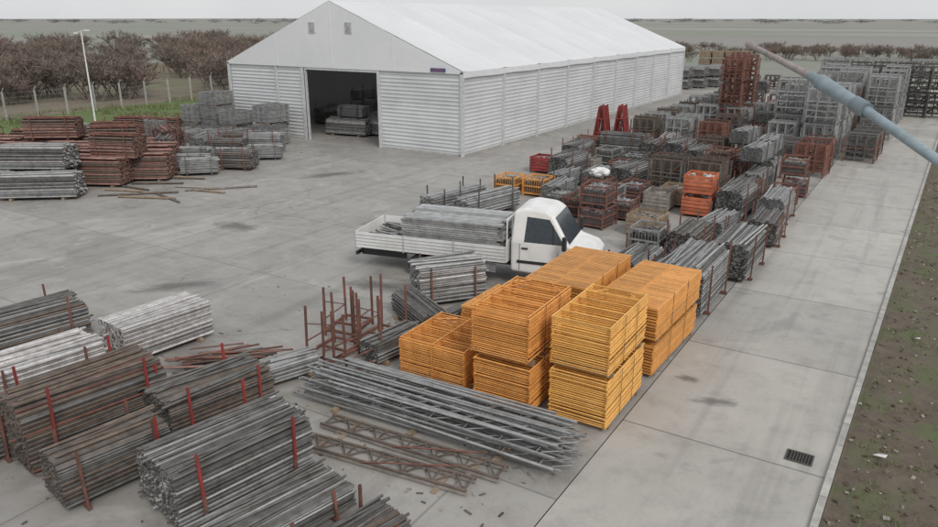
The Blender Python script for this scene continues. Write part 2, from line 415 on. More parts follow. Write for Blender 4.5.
m = MB()
for k in range(2200):
    y = 8+R.random()**1.6*45; x = edge_x(y)+.2+R.random()*4.5
    s_ = R.uniform(.01, .04)*(2 if R.random() < .03 else 1)
    M = Matrix.Rotation(R.uniform(0, 3), 3, 'X') @ Matrix.Rotation(R.uniform(0, 3), 3, 'Z')
    m.box((x, y, -.05+.07*noise.noise(Vector((x, y, 0))*1.1)+s_*.4), (s_*2, s_*1.5, s_), 'pebble' if R.random() < .3 else 'clod', R.uniform(.7, 1.3), M=M)
put('gravel_stones', m.mesh('stones'))
m = MB()
for k in range(3600):
    y = 8+R.random()**1.5*60; x = edge_x(y)+.25+R.random()*5
    if noise.noise(Vector((x, y, 5))*.8) < -.0: continue
    z = -.06+.07*noise.noise(Vector((x, y, 0))*1.1)
    for b in range(9):
        a = R.uniform(0, 6.28); l = R.uniform(.04, .12); dx, dy = cos(a), sin(a); bx, by = x+R.gauss(0, .07), y+R.gauss(0, .07)
        m.add([(bx-dy*.008, by+dx*.008, z), (bx+dy*.008, by-dx*.008, z), (bx+dx*l*.7, by+dy*l*.7, z+l)], [(0, 1, 2)], 'grass_blade', R.uniform(.6, 1.4))
put('grass_tufts', m.mesh('tufts'))
m = MB()
for k in range(2400):
    x = R.uniform(-70, -53.2); y = R.uniform(15, 62); n_ = noise.noise(Vector((x, y, 2))*.25)
    if n_ < -.15: continue
    for b in range(7):
        a = R.uniform(0, 6.28); l = R.uniform(.08, .35)*(1+n_); dx, dy = cos(a), sin(a); bx, by = x+R.gauss(0, .2), y+R.gauss(0, .2)
        m.add([(bx-dy*.03, by+dx*.03, -.07), (bx+dy*.03, by-dx*.03, -.07), (bx+dx*l*.5, by+dy*l*.5, l-.07)], [(0, 1, 2)], 'grass_blade' if R.random() < .85 else 'twig', R.uniform(.6, 1.5))
put('weed_patch', m.mesh('weeds'))
m = MB()
for (x, y, s_) in ((.2, 15.1, .13), (.6, 22, .07), (1.3, 18, .06)):
    m.add([(x-s_, y-s_*.3, 0.02), (x+s_*.8, y-s_*.4, .03), (x+s_, y+s_*.3, .06), (x-s_*.2, y+s_*.6, .02)], [(0, 1, 2, 3)], 'white_paint', .85)
put('litter', m.mesh('litter'))
m = MB(); m.b2(-.3, .3, -.25, -.21, .003, .02, 'cast_iron', 1.6); m.b2(-.3, .3, .21, .25, .003, .02, 'cast_iron', 1.6)
m.b2(-.3, -.26, -.21, .21, .003, .02, 'cast_iron', 1.6); m.b2(.26, .3, -.21, .21, .003, .02, 'cast_iron', 1.6); m.b2(-.26, .26, -.21, .21, .002, .006, 'hole')
for i in range(7): m.b2(-.2+i*.065, -.17+i*.065, -.21, .21, .007, .018, 'cast_iron', 1.4)
put('drain_grate', m.mesh('grate'), -1.15, 14.2, 0, 0, .85)
def stain_mat():
    m, nt, p = new_mat('damp_stain'); tc = N(nt, 'ShaderNodeTexCoord')
    p.inputs['Base Color'].default_value = (.10, .09, .08, 1); p.inputs['Roughness'].default_value = .5
    v = N(nt, 'ShaderNodeVectorMath', operation='LENGTH'); nt.links.new(tc.outputs['Object'], v.inputs[0])
    nf = noise_tex(nt, 3, 5, .6, .4)
    d = math_n(nt, 'ADD', v.outputs['Value'], math_n(nt, 'MULTIPLY', nf, .9))
    nt.links.new(math_n(nt, 'MULTIPLY', ramp(nt, d, .6, 1.35, (1, 1, 1), (0, 0, 0)), .42), p.inputs['Alpha'])
    MATS['stain'] = m
stain_mat()
for (x, y, sx, sy, r_) in ((-3.15, 15.6, 1.1, .4, 20), (-4.0, 16.4, .6, .35, 0), (-14.5, 17.5, 2.2, 1.0, 10), (-19, 24, 2.6, 1.4, 40), (-24, 20, 2.4, 1.2, 0), (-28, 30, 3.5, 1.2, 60), (-20, 14, 2.8, .9, 50)):
    m = MB(); m.add([(-1, -1, 0), (1, -1, 0), (1, 1, 0), (-1, 1, 0)], [(0, 1, 2, 3)], 'stain'); put('oil_stain', m.mesh('stain'), x, y, .004, r_, (sx, sy, 1))
m = MB()
for k in range(520):
    zone = R.choice([(-18, -5, 4, 17), (-18, -4.5, 22, 50), (-48, -32, 17, 36), (-12, -5, 9, 13)])
    x, y = R.uniform(zone[0], zone[1]), R.uniform(zone[2], zone[3]); s_ = R.uniform(.012, .035); M = Matrix.Rotation(R.uniform(0, 6), 3, 'Z')
    m.box((x, y, s_*.4+.002), (s_*R.uniform(1, 5), s_, s_*.6), R.choice(['timber', 'clod', 'galv_dark', 'brown_steel', 'pebble']), R.uniform(.6, 1.2), M=M)
put('scrap_debris', m.mesh('debris'))

# ------------------------------------------------------------------ storage tent hall
hall = empty('storage_tent_hall')
X0, X1, Y0, Y1, EZ, RZ = -45.3, -24.65, 38.6, 83.9, 5.15, 9.3; XM = (X0+X1)/2
OX0, OX1 = -37.6, -31.2
def ribbed(m, p0, p1, nrm, z0, z1, pitch=.24, mat='wall_sheet'):
    p0 = Vector((*p0, 0)); p1 = Vector((*p1, 0)); nrm = Vector((*nrm, 0)); z = z0
    while z < z1-.01:
        pr = [(z, 0), (z+.55*pitch, 0), (z+.68*pitch, .045), (z+.9*pitch, .045), (z+pitch, 0)]
        t = R.uniform(.95, 1.04)
        for (a, oa), (b, ob) in zip(pr, pr[1:]):
            a = min(a, z1); b = min(b, z1)
            m.add([p0+nrm*oa+Vector((0, 0, a)), p1+nrm*oa+Vector((0, 0, a)), p1+nrm*ob+Vector((0, 0, b)), p0+nrm*ob+Vector((0, 0, b))], [(0, 1, 2, 3)], mat, t)
        z += pitch
m = MB(); nb = 9; bl = (Y1-Y0)/nb
for k in range(nb):
    ribbed(m, (X1-.05, Y0+k*bl+.1), (X1-.05, Y0+(k+1)*bl-.1), (1, 0), .1, EZ-.3)
    ribbed(m, (X0+.05, Y0+k*bl+.1), (X0+.05, Y0+(k+1)*bl-.1), (-1, 0), .1, EZ-.3)
for a, b in ((X0+.15, -40.5), (-40.3, OX0-.45), (OX1+.2, X1-.15)): ribbed(m, (a, Y0+.05), (b, Y0+.05), (0, -1), .1, EZ-.1)
ribbed(m, (X0+.15, Y1-.05), (X1-.15, Y1-.05), (0, 1), .1, EZ-.1)
m.b2(X0+.1, X1-.1, Y1-.12, Y1-.09, 0, EZ, 'wall_sheet')
for xx in (X0+.09, X1-.12): m.b2(xx, xx+.03, Y0+.1, Y1-.13, 0, EZ-.1, 'wall_sheet', .5)
put('wall_panels', m.mesh('walls'), parent=hall)
m = MB()
for k in range(nb+1):
    yy = Y0+k*bl
    for xx in (X0, X1): m.b2(xx-.1, xx+.1, yy-.1, yy+.1, 0, EZ-.02, 'alu')
for xx, w in ((-40.4, .09), (OX0-.22, .2), (OX0-.02, .06), (OX1+.08, .11)): m.b2(xx-w, xx+w, Y0-.06, Y0+.14, 0, EZ-.02, 'alu')
m.b2(OX0+.05, OX1-.04, Y0-.05, Y0+.1, EZ-.28, EZ-.02, 'alu')
for (a, b) in ((X0, OX0), (OX1, X1)): m.b2(a+.12, b-.25, Y0-.03, Y0+.03, 0, .098, 'concrete_post')
m.b2(X1-.04, X1+.06, Y0+.12, Y1-.12, 0, .095, 'concrete_post', .9)
for k in range(nb+1):
    yy = Y0+k*bl+(.12 if k == 0 else 0)-(.2 if k == nb else 0)
    for (xa, xb) in ((X0, XM), (X1, XM)): m.tube((xa, yy, EZ-.15), (xb, yy, RZ-.2), .1, 'alu', 4)
put('aluminium_frame', m.mesh('frame'), parent=hall)
m = MB(); nu = 12; nv = nb*8
for side in (0, 1):
    xa = (X0-.12) if side == 0 else (X1+.12); vs = []; fs = []
    for j in range(nv+1):
        t = (j % 8)/8; yy = Y0-.08+(Y1-Y0+.16)*j/nv
        for i in range(nu+1):
            u = i/nu; x = xa+(XM-xa)*u; z = EZ+(RZ-EZ)*u-.12*sin(pi*t)*sin(pi*min(1, u*1.0))**.5+(.03 if j % 8 == 0 else 0)
            z += .03*noise.noise(Vector((x*.5, yy*.8, 0)))*(1 if 0 < i < nu else 0)
            vs.append((x, yy, z))
    for j in range(nv):
        for i in range(nu): a = j*(nu+1)+i; fs.append((a, a+1, a+nu+2, a+nu+1))
    m.add(vs, fs, 'fabric')
    x = xa; vs = []; fs = []; s_ = -1 if side == 0 else 1
    for j in range(nv+1):
        yy = Y0-.08+(Y1-Y0+.16)*j/nv; vs += [(x, yy, EZ-.003), (x+s_*.02*((j % 2)), yy, EZ-.36+.02*sin(j*pi/4))]
    for j in range(nv): fs.append((2*j, 2*j+1, 2*j+3, 2*j+2))
    m.add(vs, fs, 'fabric')
put('roof_fabric', m.mesh('roof'), parent=hall)
m = MB()
for yy, s_ in ((Y0-.1, -1), (Y1+.1, 1)):
    m.add([(X0-.12, yy, EZ-.12), (X1+.12, yy, EZ-.12), (X1+.12, yy, EZ), (XM, yy, RZ), (X0-.12, yy, EZ)], [(0, 1, 2, 3, 4)], 'fabric')
    for fx in (.25, .5, .75):
        x = X0+(X1-X0)*fx; zt = EZ+(RZ-EZ)*(1-abs(x-XM)/(XM-X0)); m.b2(x-.04, x+.04, yy+s_*.002-.015, yy+s_*.002+.015, EZ-.1, zt-.05, 'fabric', 1.)
for x in (-36.6, -33.4): m.b2(x-.28, x+.28, Y0-.16, Y0-.1, 7.3, 8.0, 'alu', .9); m.b2(x-.22, x+.22, Y0-.17, Y0-.161, 7.36, 7.94, 'galv', 1.2)
m.b2(-26.9, -25.8, Y0-.15, Y0-.105, EZ-.05, EZ+.18, 'sign_blue')
put('gable', m.mesh('gable'), parent=hall)

# ------------------------------------------------------------------ near stock, bottom left
def ts(x, y, rot, W, L, Ht, **kw):
    nm = kw.pop('name', 'tube_stack'); z = kw.pop('z', 0)
    return put(nm, tube_stack(W, L, Ht, **kw), x, y, z, rot)
ts(-16.45, 10.8, -6, 1.3, 2.45, .95, mat='galv_white', posts=None, seed=1, r=.032, name='prop_stack', var=.3, mats=['galv_white']*5+['galv'], jl=.02, plates='galv_white', round_top=False, loose=.1)
ts(-16.35, 7.55, -8, 1.4, 2.6, 1.0, mat='galv_white', posts='rust', seed=2, r=.033, name='prop_stack', mats=['galv_white']*4+['galv'], jl=.02, plates='rust_pink', round_top=False, postx=.05)
ts(-19.6, 8.9, -10, 1.5, 3.0, .85, mat='galv_dark', posts='rust', seed=3, r=.03, mats=['galv_dark', 'brown_steel', 'galv'])
ts(-18.6, 6.0, -10, 1.3, 3.0, .85, mat='galv', posts='rust', seed=31, r=.03)
ts(-15.2, 5.0, -10, 1.4, 2.8, .7, mat='galv_dark', posts='rust', seed=4, r=.028)
ts(-13.75, 7.2, -9, 1.5, 2.8, 1.3, mat='brown_steel', posts='red_paint', seed=5, r=.027, name='prop_stack', mats=['brown_steel', 'brown_steel', 'galv_dark', 'brown_steel', 'rust', 'galv_dark'], plates='brown_steel')
ts(-12.05, 8.9, -12, 1.35, 2.3, 1.0, mat='galv_dark', posts='red_paint', seed=6, r=.026, mats=['galv_dark', 'brown_steel', 'galv_dark'])
ts(-12.0, 6.5, -10, 1.0, 2.0, .85, mat='brown_steel', posts='rust', seed=7, r=.026, mats=['galv_dark', 'brown_steel', 'galv_dark'])
ts(-10.0, 7.6, -11, 1.5, 2.7, 1.05, mat='galv_dark', posts='red_paint', seed=8, r=.024, var=.4, mats=['galv_dark', 'galv_dark', 'galv'])
ts(-8.35, 7.1, -12, 1.15, 2.6, .42, mat='galv_dark', posts='rust', seed=9, r=.024, var=.4, postx=.2, mats=['galv_dark', 'galv_dark', 'galv'])
ts(-6.95, 7.35, -14, .95, 2.0, .22, mat='galv_dark', posts='rust', seed=10, r=.026, postx=.2, mats=['galv_dark', 'brown_steel', 'galv_dark'])
ts(-12.3, 11.2, -20, .8, 1.6, .4, mat='galv', posts=None, seed=11, r=.026)
ts(-10.9, 13.7, -8, .7, 1.7, .5, mat='galv_dark', posts=None, seed=12, r=.026, mats=['galv_dark', 'galv'])
ts(-11.4, 15.6, 60, .9, 2.2, .6, mat='galv_dark', posts=None, seed=13, r=.03)
ts(-10.3, 15.9, -8, .8, 2.0, .5, mat='galv_dark', posts=None, seed=14, r=.03)
ts(-11.9, 17.75, -38, 1.2, 2.1, 1.1, mat='galv', posts='rust', seed=15, r=.034, mats=['galv', 'galv_white', 'galv'], round_top=False, postx=.05)
m = MB()
for k in range(38):
    a = R.gauss(0, .22); l = R.uniform(1.3, 2.1); c = Vector((R.gauss(0, .4), R.gauss(0, .35), .04+R.random()*.28))
    d = Vector((cos(.75+a), sin(.75+a), R.gauss(0, .03)))*l/2
    m.tube(c-d, c+d, .026, R.choice(['rust', 'brown_steel', 'galv_dark', 'rust_pink']), 6, R.uniform(.6, 1.2), True)
put('prop_pile', m.mesh('proppile'), -14.0, 10.9)
for (x, y, r_, s_) in ((-12.2, 12.9, 5, 1), (-11.3, 12.6, -8, 2), (-12.9, 14.3, 12, 3), (-11.7, 14.2, 0, 4)):
    put('stillage', empty_stillage(.85, 1.15, R.uniform(1.4, 1.75), 'rust', s_), x, y, 0, r_)
q = random.Random(3); m = MB()
for lay in range(6):
    for sg in range(3):
        y0 = -.62+sg*.42+q.gauss(0, .04); ox = q.uniform(-.3, .3); z = .16+lay*.075; sk = q.gauss(0, .07); t = q.uniform(.75, 1.15)
        for yy in (y0, y0+.36):
            m.tube((-3.15+ox, yy-sk, z), (3.15+ox, yy+sk, z+q.gauss(0, .01)), .028, 'galv', 8, t*q.uniform(.85, 1.1), True)
        for i in range(8):
            xx = -2.9+ox+i*.82; m.tube((xx, y0, z), (xx+(.5 if lay % 2 else 0), y0+.36, z), .016, 'galv', 5, t*.8)
for k in range(9): 
    a_ = q.uniform(-.6, .7); m.tube((-2.6+q.uniform(-.4, .4), a_, .64), (3+q.uniform(-.5, .3), a_+q.gauss(0, .15), .63), .028, 'galv', 8, q.uniform(.8, 1.1), True)
for xx in (-2, 0, 2): m.b2(xx-.05, xx+.05, -.8, .85, 0, .1, 'timber')
put('lattice_beam_stack', m.mesh('lat'), -8.2, 11.45, 0, 2)
for (x, y, r_, L) in ((-8.1, 9.6, 7, 4.0), (-7.9, 10.35, 4, 4.2)):
    m = lattice(L, .42, .12, 'brown_steel', 12, r=.03)
    for s_ in (-1, 1): m.b2(-L/2, L/2, s_*.21-.03, s_*.21+.03, .03, .09, 'timber_grey')
    for xx in (-L*.35, L*.35): m.b2(xx-.05, xx+.05, -.4, .4, 0, .028, 'timber')
    m.tube((-.2, -.3, .17), (1.6, .35, .19), .02, 'rust', 5)
    put('lattice_girder', m.mesh('girder'), x, y, 0, r_)

# ------------------------------------------------------------------ orange frame stacks
frame_stack(-10.0, -8.2, 12.75, 14.6, [1.0], 'orange_paint', seed=1, bars=(.02, .25, .5, .75, .98), legs=3)
frame_stack(-7.85, -6.45, 12.6, 14.8, [1.12, 1.12], 'orange_paint', seed=2, bars=(.02, .14, .38, .62, .86, .98), pitch=.047)
frame_stack(-6.1, -4.78, 12.95, 15.25, [1.12, 1.12], 'yellow_paint', seed=3, bars=(.02, .2, .4, .6, .8, .98))
frame_stack(-6.35, -4.72, 15.9, 19.3, [.82, .88], 'orange_paint', seed=4, deck=True)
frame_stack(-8.3, -6.6, 15.9, 19.1, [.88, .95], 'orange_paint', seed=5, deck=True)
frame_stack(-9.9, -8.5, 15.4, 17.4, [.95], 'orange_paint', seed=6, deck=True)

# ------------------------------------------------------------------ flatbed truck (heading local +X)
truck = empty('flatbed_truck', -8.35, 21.3, 0, 12.5)
m = MB()
prof = [(-2.72, .55), (-.12, .42), (.02, .75), (-.03, 1.12), (-.22, 1.34), (-.82, 1.52), (-1.38, 2.42), (-1.62, 2.56), (-2.3, 2.62), (-2.66, 2.5)]
def hw(z): return 1.03 if z < 1.5 else 1.03-(z-1.5)*.17
vs = [(x, -hw(z), z) for x, z in prof]+[(x, hw(z), z) for x, z in prof]; n = len(prof)
mid = (-2.72, 1.52)
vs += [(mid[0], -hw(1.52), mid[1]), (mid[0], hw(1.52), mid[1])]; A, B = 2*n, 2*n+1
fs = [(i, i+n, (i+1)+n, i+1) for i in range(n-1)]
fs += [(0, 1, 2, 3, 4, 5, A), (A, 5, 6, 7, 8, 9), (n, B, n+5, n+4, n+3, n+2, n+1), (B, n+9, n+8, n+7, n+6, n+5)]
fs += [(0, A, B, n), (A, 9, n+9, B)]
m.add(vs, fs, 'white_paint')
cab = put('cab', m.mesh('cab'), parent=truck)
bv = cab.modifiers.new('bevel', 'BEVEL'); bv.width = .09; bv.segments = 4; bv.limit_method = 'ANGLE'; bv.angle_limit = radians(12)
m = MB()
def lerp(a, b, t): return a+(b-a)*t
def onws(t, y, off=.015):
    x = lerp(-.82, -1.38, t); z = lerp(1.52, 2.42, t); nn = Vector((.9, 0, .56)).normalized(); return (x+nn.x*off, y, z+nn.z*off)
m.add([onws(.06, -.9), onws(.06, .9), onws(.95, .78), onws(.95, -.78)], [(0, 1, 2, 3)], 'glass')
for s_ in (-1, 1):
    def sd(x, z, off=.012): return (x, s_*(hw(z)+off), z)
    f = (0, 1, 2, 3) if s_ < 0 else (3, 2, 1, 0)
    m.add([sd(-2.28, 1.56), sd(-.98, 1.56), sd(-1.5, 2.32), sd(-2.22, 2.36)], [f], 'glass')
    m.add([sd(-1.36, 1.56, .02), sd(-1.31, 1.56, .02), sd(-1.36, 2.15, .02), sd(-1.41, 2.15, .02)], [f], 'plastic_dark')
    for xx in (-2.42, -1.0): m.b2(xx-.008, xx+.008, s_*1.032-.003, s_*1.032+.003, .62, 1.5, 'plastic_dark')
    m.b2(-2.35, -2.15, s_*1.045-.015, s_*1.045+.015, 1.33, 1.38, 'plastic_dark')
    m.b2(-2.5, -.1, s_*1.04-.012, s_*1.04+.012, .86, .95, 'plastic_dark')
    m.tube((-1.0, s_*1.02, 1.62), (-.92, s_*1.28, 1.66), .02, 'plastic_dark'); m.b2(-.98, -.86, s_*1.33-.09, s_*1.33+.09, 1.5, 1.92, 'plastic_dark')
    m.add([(.035, s_*.62, .82), (.0, s_*.98, .82), (-.05, s_*.98, 1.14), (.0, s_*.6, 1.1)], [(0, 1, 2, 3) if s_ > 0 else (3, 2, 1, 0)], 'lamp_glass')
    m.tube((-.78, s_*.9, .47), (-.78, s_*1.043, .47), .47, 'plastic_dark', 20)
m.b2(-.16, .09, -.98, .98, .36, .62, 'plastic_dark'); m.b2(-.02, .035, -.55, .55, .82, 1.05, 'plastic_dark')
m.tube((-.86, -.7, 1.53), (-1.1, .0, 2.02), .012, 'plastic_dark')
put('windows_and_trim', m.mesh('trim'), parent=truck)
m = MB()
for xx, ys in ((-.78, (.9,)), (-5.9, (.95, .68))):
    for s_ in (-1, 1):
        for yy in ys:
            m.tube((xx, s_*(yy-.1), .38), (xx, s_*(yy+.13), .38), .38, 'rubber', 24)
        m.tube((xx, s_*(ys[0]+.12), .38), (xx, s_*(ys[0]+.145), .38), .22, 'alu', 16, .7); m.tube((xx, s_*(ys[0]+.14), .38), (xx, s_*(ys[0]+.17), .38), .08, 'plastic_dark', 10)
put('wheels', m.mesh('wheels'), parent=truck)
m = MB()
for s_ in (-.4, .4): m.b2(-8.1, -2.7, s_-.05, s_+.05, .55, .78, 'plastic_dark')
m.b2(-8.2, -2.85, -1.13, 1.13, .85, .93, 'timber_grey', .8)
for s_ in (-1, 1):
    for k in range(3):
        xa = -8.2+k*1.79
        m.b2(xa+.02, xa+1.77, s_*1.16-.015, s_*1.16+.015, .84, 1.38, 'white_paint', .92); m.b2(xa-.02, xa+.018, s_*1.16-.03, s_*1.16+.03, .8, 1.4, 'alu', .8)
        for zz in (.95, 1.06, 1.17, 1.28): m.b2(xa+.03, xa+1.76, s_*1.18-.006, s_*1.18+.006, zz-.01, zz+.01, 'alu', .7)
    m.b2(-8.2, -6.5, s_*.7-.02, s_*.7+.02, .45, .75, 'plastic_dark'); m.b2(-5.2, -3.2, s_*1.05-.02, s_*1.05+.02, .45, .72, 'alu', .5)
m.b2(-8.24, -8.21, -1.15, 1.15, .84, 1.38, 'white_paint'); m.b2(-2.84, -2.81, -1.15, 1.15, .84, 1.55, 'white_paint')
for yy in (-1.1, -.5, 0, .5, 1.1): m.tube((-2.82, yy, 1.55), (-2.82, yy, 2.25), .025, 'white_paint')
m.tube((-2.82, -1.13, 2.25), (-2.82, 1.13, 2.25), .03, 'white_paint')
m.b2(-8.3, -8.22, -1.0, 1.0, .5, .62, 'plastic_dark')
put('dropside_bed', m.mesh('bed'), parent=truck)
m = MB(); q = random.Random(5)
for lay in range(14):
    for k in range(6):
        e = q.uniform(-.12, .12)
        m.b2(-6.5+e, -3.1+e, -.98+k*.32, -.98+k*.32+.3, .96+lay*.075, .96+lay*.075+.06, 'timber_grey' if q.random() < .3 else 'galv', q.uniform(.8, 1.35))
for k in range(40):
    a_ = q.uniform(-.95, .95); m.tube((-8.0+q.uniform(0, .3), a_, .97+q.random()*.35), (-6.7, a_+q.gauss(0, .1), .98+q.random()*.3), .03, q.choice(['galv', 'galv_dark']), 6, q.uniform(.7, 1.2), True)
put('steel_plank_load', m.mesh('load'), parent=truck)

# ------------------------------------------------------------------ middle stock rows on the right
TS = {
 'g1': tube_stack(1.2, 2.6, 1.0, r=.035, mat='galv', posts='rust', n=5, seed=41),
 'g2': tube_stack(1.2, 2.6, 1.2, r=.035, mat='galv_dark', posts='rust', n=5, seed=42, mats=['galv', 'galv_dark']),
 'g3': tube_stack(1.1, 2.2, .7, r=.035, mat='galv', posts='galv_dark', n=5, seed=43),
 'd1': tube_stack(1.2, 2.3, .9, r=.04, mat='galv_dark', posts='rust', n=5, seed=44, mats=['galv_dark', 'brown_steel', 'galv']),
 'r1': tube_stack(1.3, 2.8, 1.2, r=.045, mat='rust', posts='rust', n=5, seed=45, mats=['rust', 'rust_pink', 'brown_steel'], jl=.09),
 'r2': tube_stack(1.6, 3.2, 1.3, r=.045, mat='rust_pink', posts=None, n=5, seed=46, mats=['rust', 'rust_pink', 'rust_pink', 'brown_steel'], jl=.14),
 'gr': tube_stack(1.5, 3.4, 1.1, r=.045, mat='galv', posts=None, n=5, seed=47, mats=['galv', 'galv_white', 'galv_dark'], jl=.14),
}
BK = {
 'b1': basket(1.1, 1.3, .9, 'rust', 'galv', 1), 'b2': basket(1.1, 1.3, .9, 'galv_dark', 'galv', 2), 'b3': basket(1.1, 1.3, 1.0, 'galv', 'galv_dark', 3),
 'b4': basket(1.1, 1.3, .9, 'rust', 'brown_steel', 4), 'bo': basket(1.0, 1.2, .9, 'bin_orange', 'galv', 5), 'by': basket(1.1, 1.2, .9, 'orange_paint', 'timber', 6),
}
CR = {'c1': crate(1.25, 1.3, .95, 'timber', 1), 'c2': crate(1.1, 1.2, .9, 'timber_grey', 2), 'cr': crate(1.2, 1.2, .95, 'bin_orange', 3, 'galv_white'), 'cd': crate(1.2, 1.2, .95, 'red_paint', 4, 'galv')}
UR = {
 'u1': upright_rack(1.7, 1.6, 2.0, 13, 'galv_dark', 'galv', 1), 'u2': upright_rack(1.7, 1.6, 1.6, 12, 'rust', 'galv_dark', 2),
 'u3': upright_rack(1.9, 1.8, 2.1, 14, 'galv', 'galv', 3, 2), 'u4': upright_rack(1.5, 1.7, 1.75, 12, 'rust', 'rust', 4, 3),
 'u5': upright_rack(1.9, 1.7, 2.1, 13, 'galv_dark', 'galv_dark', 5, 2), 'u6': upright_rack(1.7, 1.7, 1.7, 11, 'rust', 'rust', 6),
 'u7': upright_rack(1.9, 1.7, 1.9, 15, 'rust', 'galv', 7, 2), 'u8': upright_rack(1.6, 1.9, 1.8, 12, 'galv_dark', 'brown_steel', 8),
}
def pl(key, x, y, rot=0, z=0, sc=1.):
    if key in TS: return put('prop_stack' if key[0] == 'r' else 'tube_stack', TS[key], x, y, z, rot, sc)
    if key in BK: return put('fittings_basket', BK[key], x, y, z, rot, sc)
    if key in CR: return put({'cr': 'orange_crate', 'cd': 'red_crate'}.get(key, 'wooden_crate'), CR[key], x, y, z, rot, sc)
    return put('upright_frame_rack', UR[key], x, y, z, rot, sc)
ts(-5.55, 21.7, 0, 1.6, 3.0, 1.35, mat='galv', posts='rust', seed=51, r=.03, mats=['galv', 'galv', 'galv_dark'], postx=.1)
ts(-5.0, 25.4, 0, 1.3, 2.9, 1.15, mat='galv', posts='rust', seed=52, r=.03, mats=['galv', 'galv_dark'])
ts(-7.6, 22.6, 0, 1.2, 2.4, .8, mat='galv_dark', posts='rust', seed=53, r=.03, mats=['galv', 'galv_dark'])
ts(-17.9, 27.3, -12, 1.0, 3.4, .7, mat='galv', posts='galv_dark', seed=54, r=.035, postx=.4)
ts(-16.2, 27.4, -12, 1.0, 3.4, .8, mat='galv', posts='galv_dark', seed=55, r=.035, postx=.5)
ex = [('by', -17.4, 31.6), ('by', -16.0, 32.0), ('g3', -14.7, 31.6), ('cd', -18.3, 37.2), ('c1', -9.1, 28.0), ('c2', -10.0, 32.2), ('c1', -9.6, 33.6),
      ('cr', -8.2, 32.2), ('cr', -8.2, 33.6), ('b1', -11.3, 28.2), ('b4', -12.6, 29.4), ('b2', -13.8, 29.8), ('b1', -10.9, 30.0), ('g3', -6.6, 29.2), ('d1', -4.9, 29.6),
      ('d1', -6.9, 26.4), ('b3', -8.3, 25.9), ('g1', -5.2, 33.2), ('g2', -6.8, 33.0), ('b3', -12.2, 31.6), ('b4', -13.4, 33.4), ('b1', -11.6, 33.4), ('g3', -15.6, 34.2)]
for k, x, y in ex: pl(k, x, y, R.uniform(-5, 5))
pl('cr', -8.2, 32.2, 2, .95); pl('b1', -11.3, 28.2, 3, .92)
occupied = [(x, y) for _, x, y in ex]
kinds = ['g1', 'g2', 'g3', 'd1', 'd1', 'b1', 'b2', 'b3', 'b4', 'g2', 'b2', 'g1', 'c2', 'r1', 'u8', 'd1']
y = 36.0
while y < 49:
    x = -18.0 if y > 40 else -16.2
    while x < -4.2:
        if all((x-a)**2+(y-b)**2 > 2.2 for a, b in occupied) and R.random() < .93:
            k = R.choice(kinds)
            if y > 43 and x > -10: k = R.choice(['u2', 'u2', 'd1', 'u6', 'g2', 'u8'])
            ro = R.uniform(-5, 5)+(90 if R.random() < .12 and k[0] != 'u' else 0)
            sc = (R.uniform(.92, 1.08), R.uniform(.88, 1.1), R.uniform(.8, 1.12))
            o = pl(k, x+R.uniform(-.15, .15), y+R.uniform(-.3, .3), ro, 0, sc)
            if k[0] == 'b' and R.random() < .5: pl(k, x, y, R.uniform(-4, 4), .96*sc[2])
            if k in ('g1', 'g3', 'd1') and R.random() < .25: pl('g3', x, y, ro+R.uniform(-4, 4), 1.45)
        x += 1.8
    y += 2.7
y = 50.5
while y < 74:
    x = -17.0
    while x < -3.4:
        if y < 54 and x < -12.5: k = R.choice(['u1', 'u1', 'u8'])
        elif y < 54 and x < -9.5: k = R.choice(['r1', 'u6'])
        elif x < -10: k = R.choice(['u1', 'r1', 'u1', 'u2', 'u8'])
        else: k = R.choice(['u3', 'u3', 'u7', 'u1', 'u3'])
        if x > -5 and y < 60: k = 'u2'
        if R.random() < .92: pl(k, x+R.uniform(-.15, .15), y+R.uniform(-.2, .2), R.uniform(-6, 6), 0, (1, 1, R.uniform(.88, 1.1)))
        x += 2.25
    y += 2.6
for (x, y) in ((-13.3, 58.6), (-13.0, 61.5), (-14.6, 66)): pl('u4', x, y, 3)
for i in range(5):
    pl('u5', -6.8+i*1.7, 76+R.uniform(-1, 1), R.uniform(-4, 4)); pl('u5', -8.8+i*2.0, 82+R.uniform(-1, 1), R.uniform(-4, 4)); pl('u3', -10+i*2.0, 88+R.uniform(-1, 1))
for (x, y) in ((-18.3, 45.6), (-17.3, 46.4)):
    m = MB()
    for yy in (-.7, -.35, 0, .35, .7):
        m.tube((-.55, yy, 0), (-.12, yy, 2.9), .045, 'red_paint', 5, R.uniform(.6, 1.)); m.tube((.55, yy, 0), (.12, yy, 2.9), .045, 'red_paint', 5, R.uniform(.6, 1.))
    for z in (.3, 1.2, 2.1):
        w = .55-(z/2.9)*.43; m.tube((-w, -.75, z), (-w, .75, z), .04, 'red_paint', 5, .8); m.tube((w, -.75, z), (w, .75, z), .04, 'red_paint', 5, .8); m.tube((-w, -.7, z), (w, -.7, z), .035, 'red_paint', 5)
    for k in range(16): m.tube((R.uniform(-.3, .3), R.uniform(-.7, .7), .3), (R.uniform(-.15, .15), R.uniform(-.7, .7), R.uniform(1.8, 2.7)), .03, R.choice(['rust', 'red_paint']), 5, R.uniform(.6, 1))
    put('a_frame_rack', m.mesh('aframe'), x, y, 0, 10)
for i in range(4):
    for z in range(4): pl('c1', -27+i*1.6, 102+i*.3, R.uniform(-3, 3), z*1.05, 1.1)
for i in range(5):
    for z in range(2): pl('gr', -27.5+i*1.2, 92+i*2.4, 80, z*1.3)
for i in range(6): pl('u2', -20+i*2.4, 96+R.uniform(-2, 2), 0); pl('g2', -20+i*2.5, 91+R.uniform(-2, 2), 5)
m = MB(); vs = []; fs = []; nu, nv = 14, 8
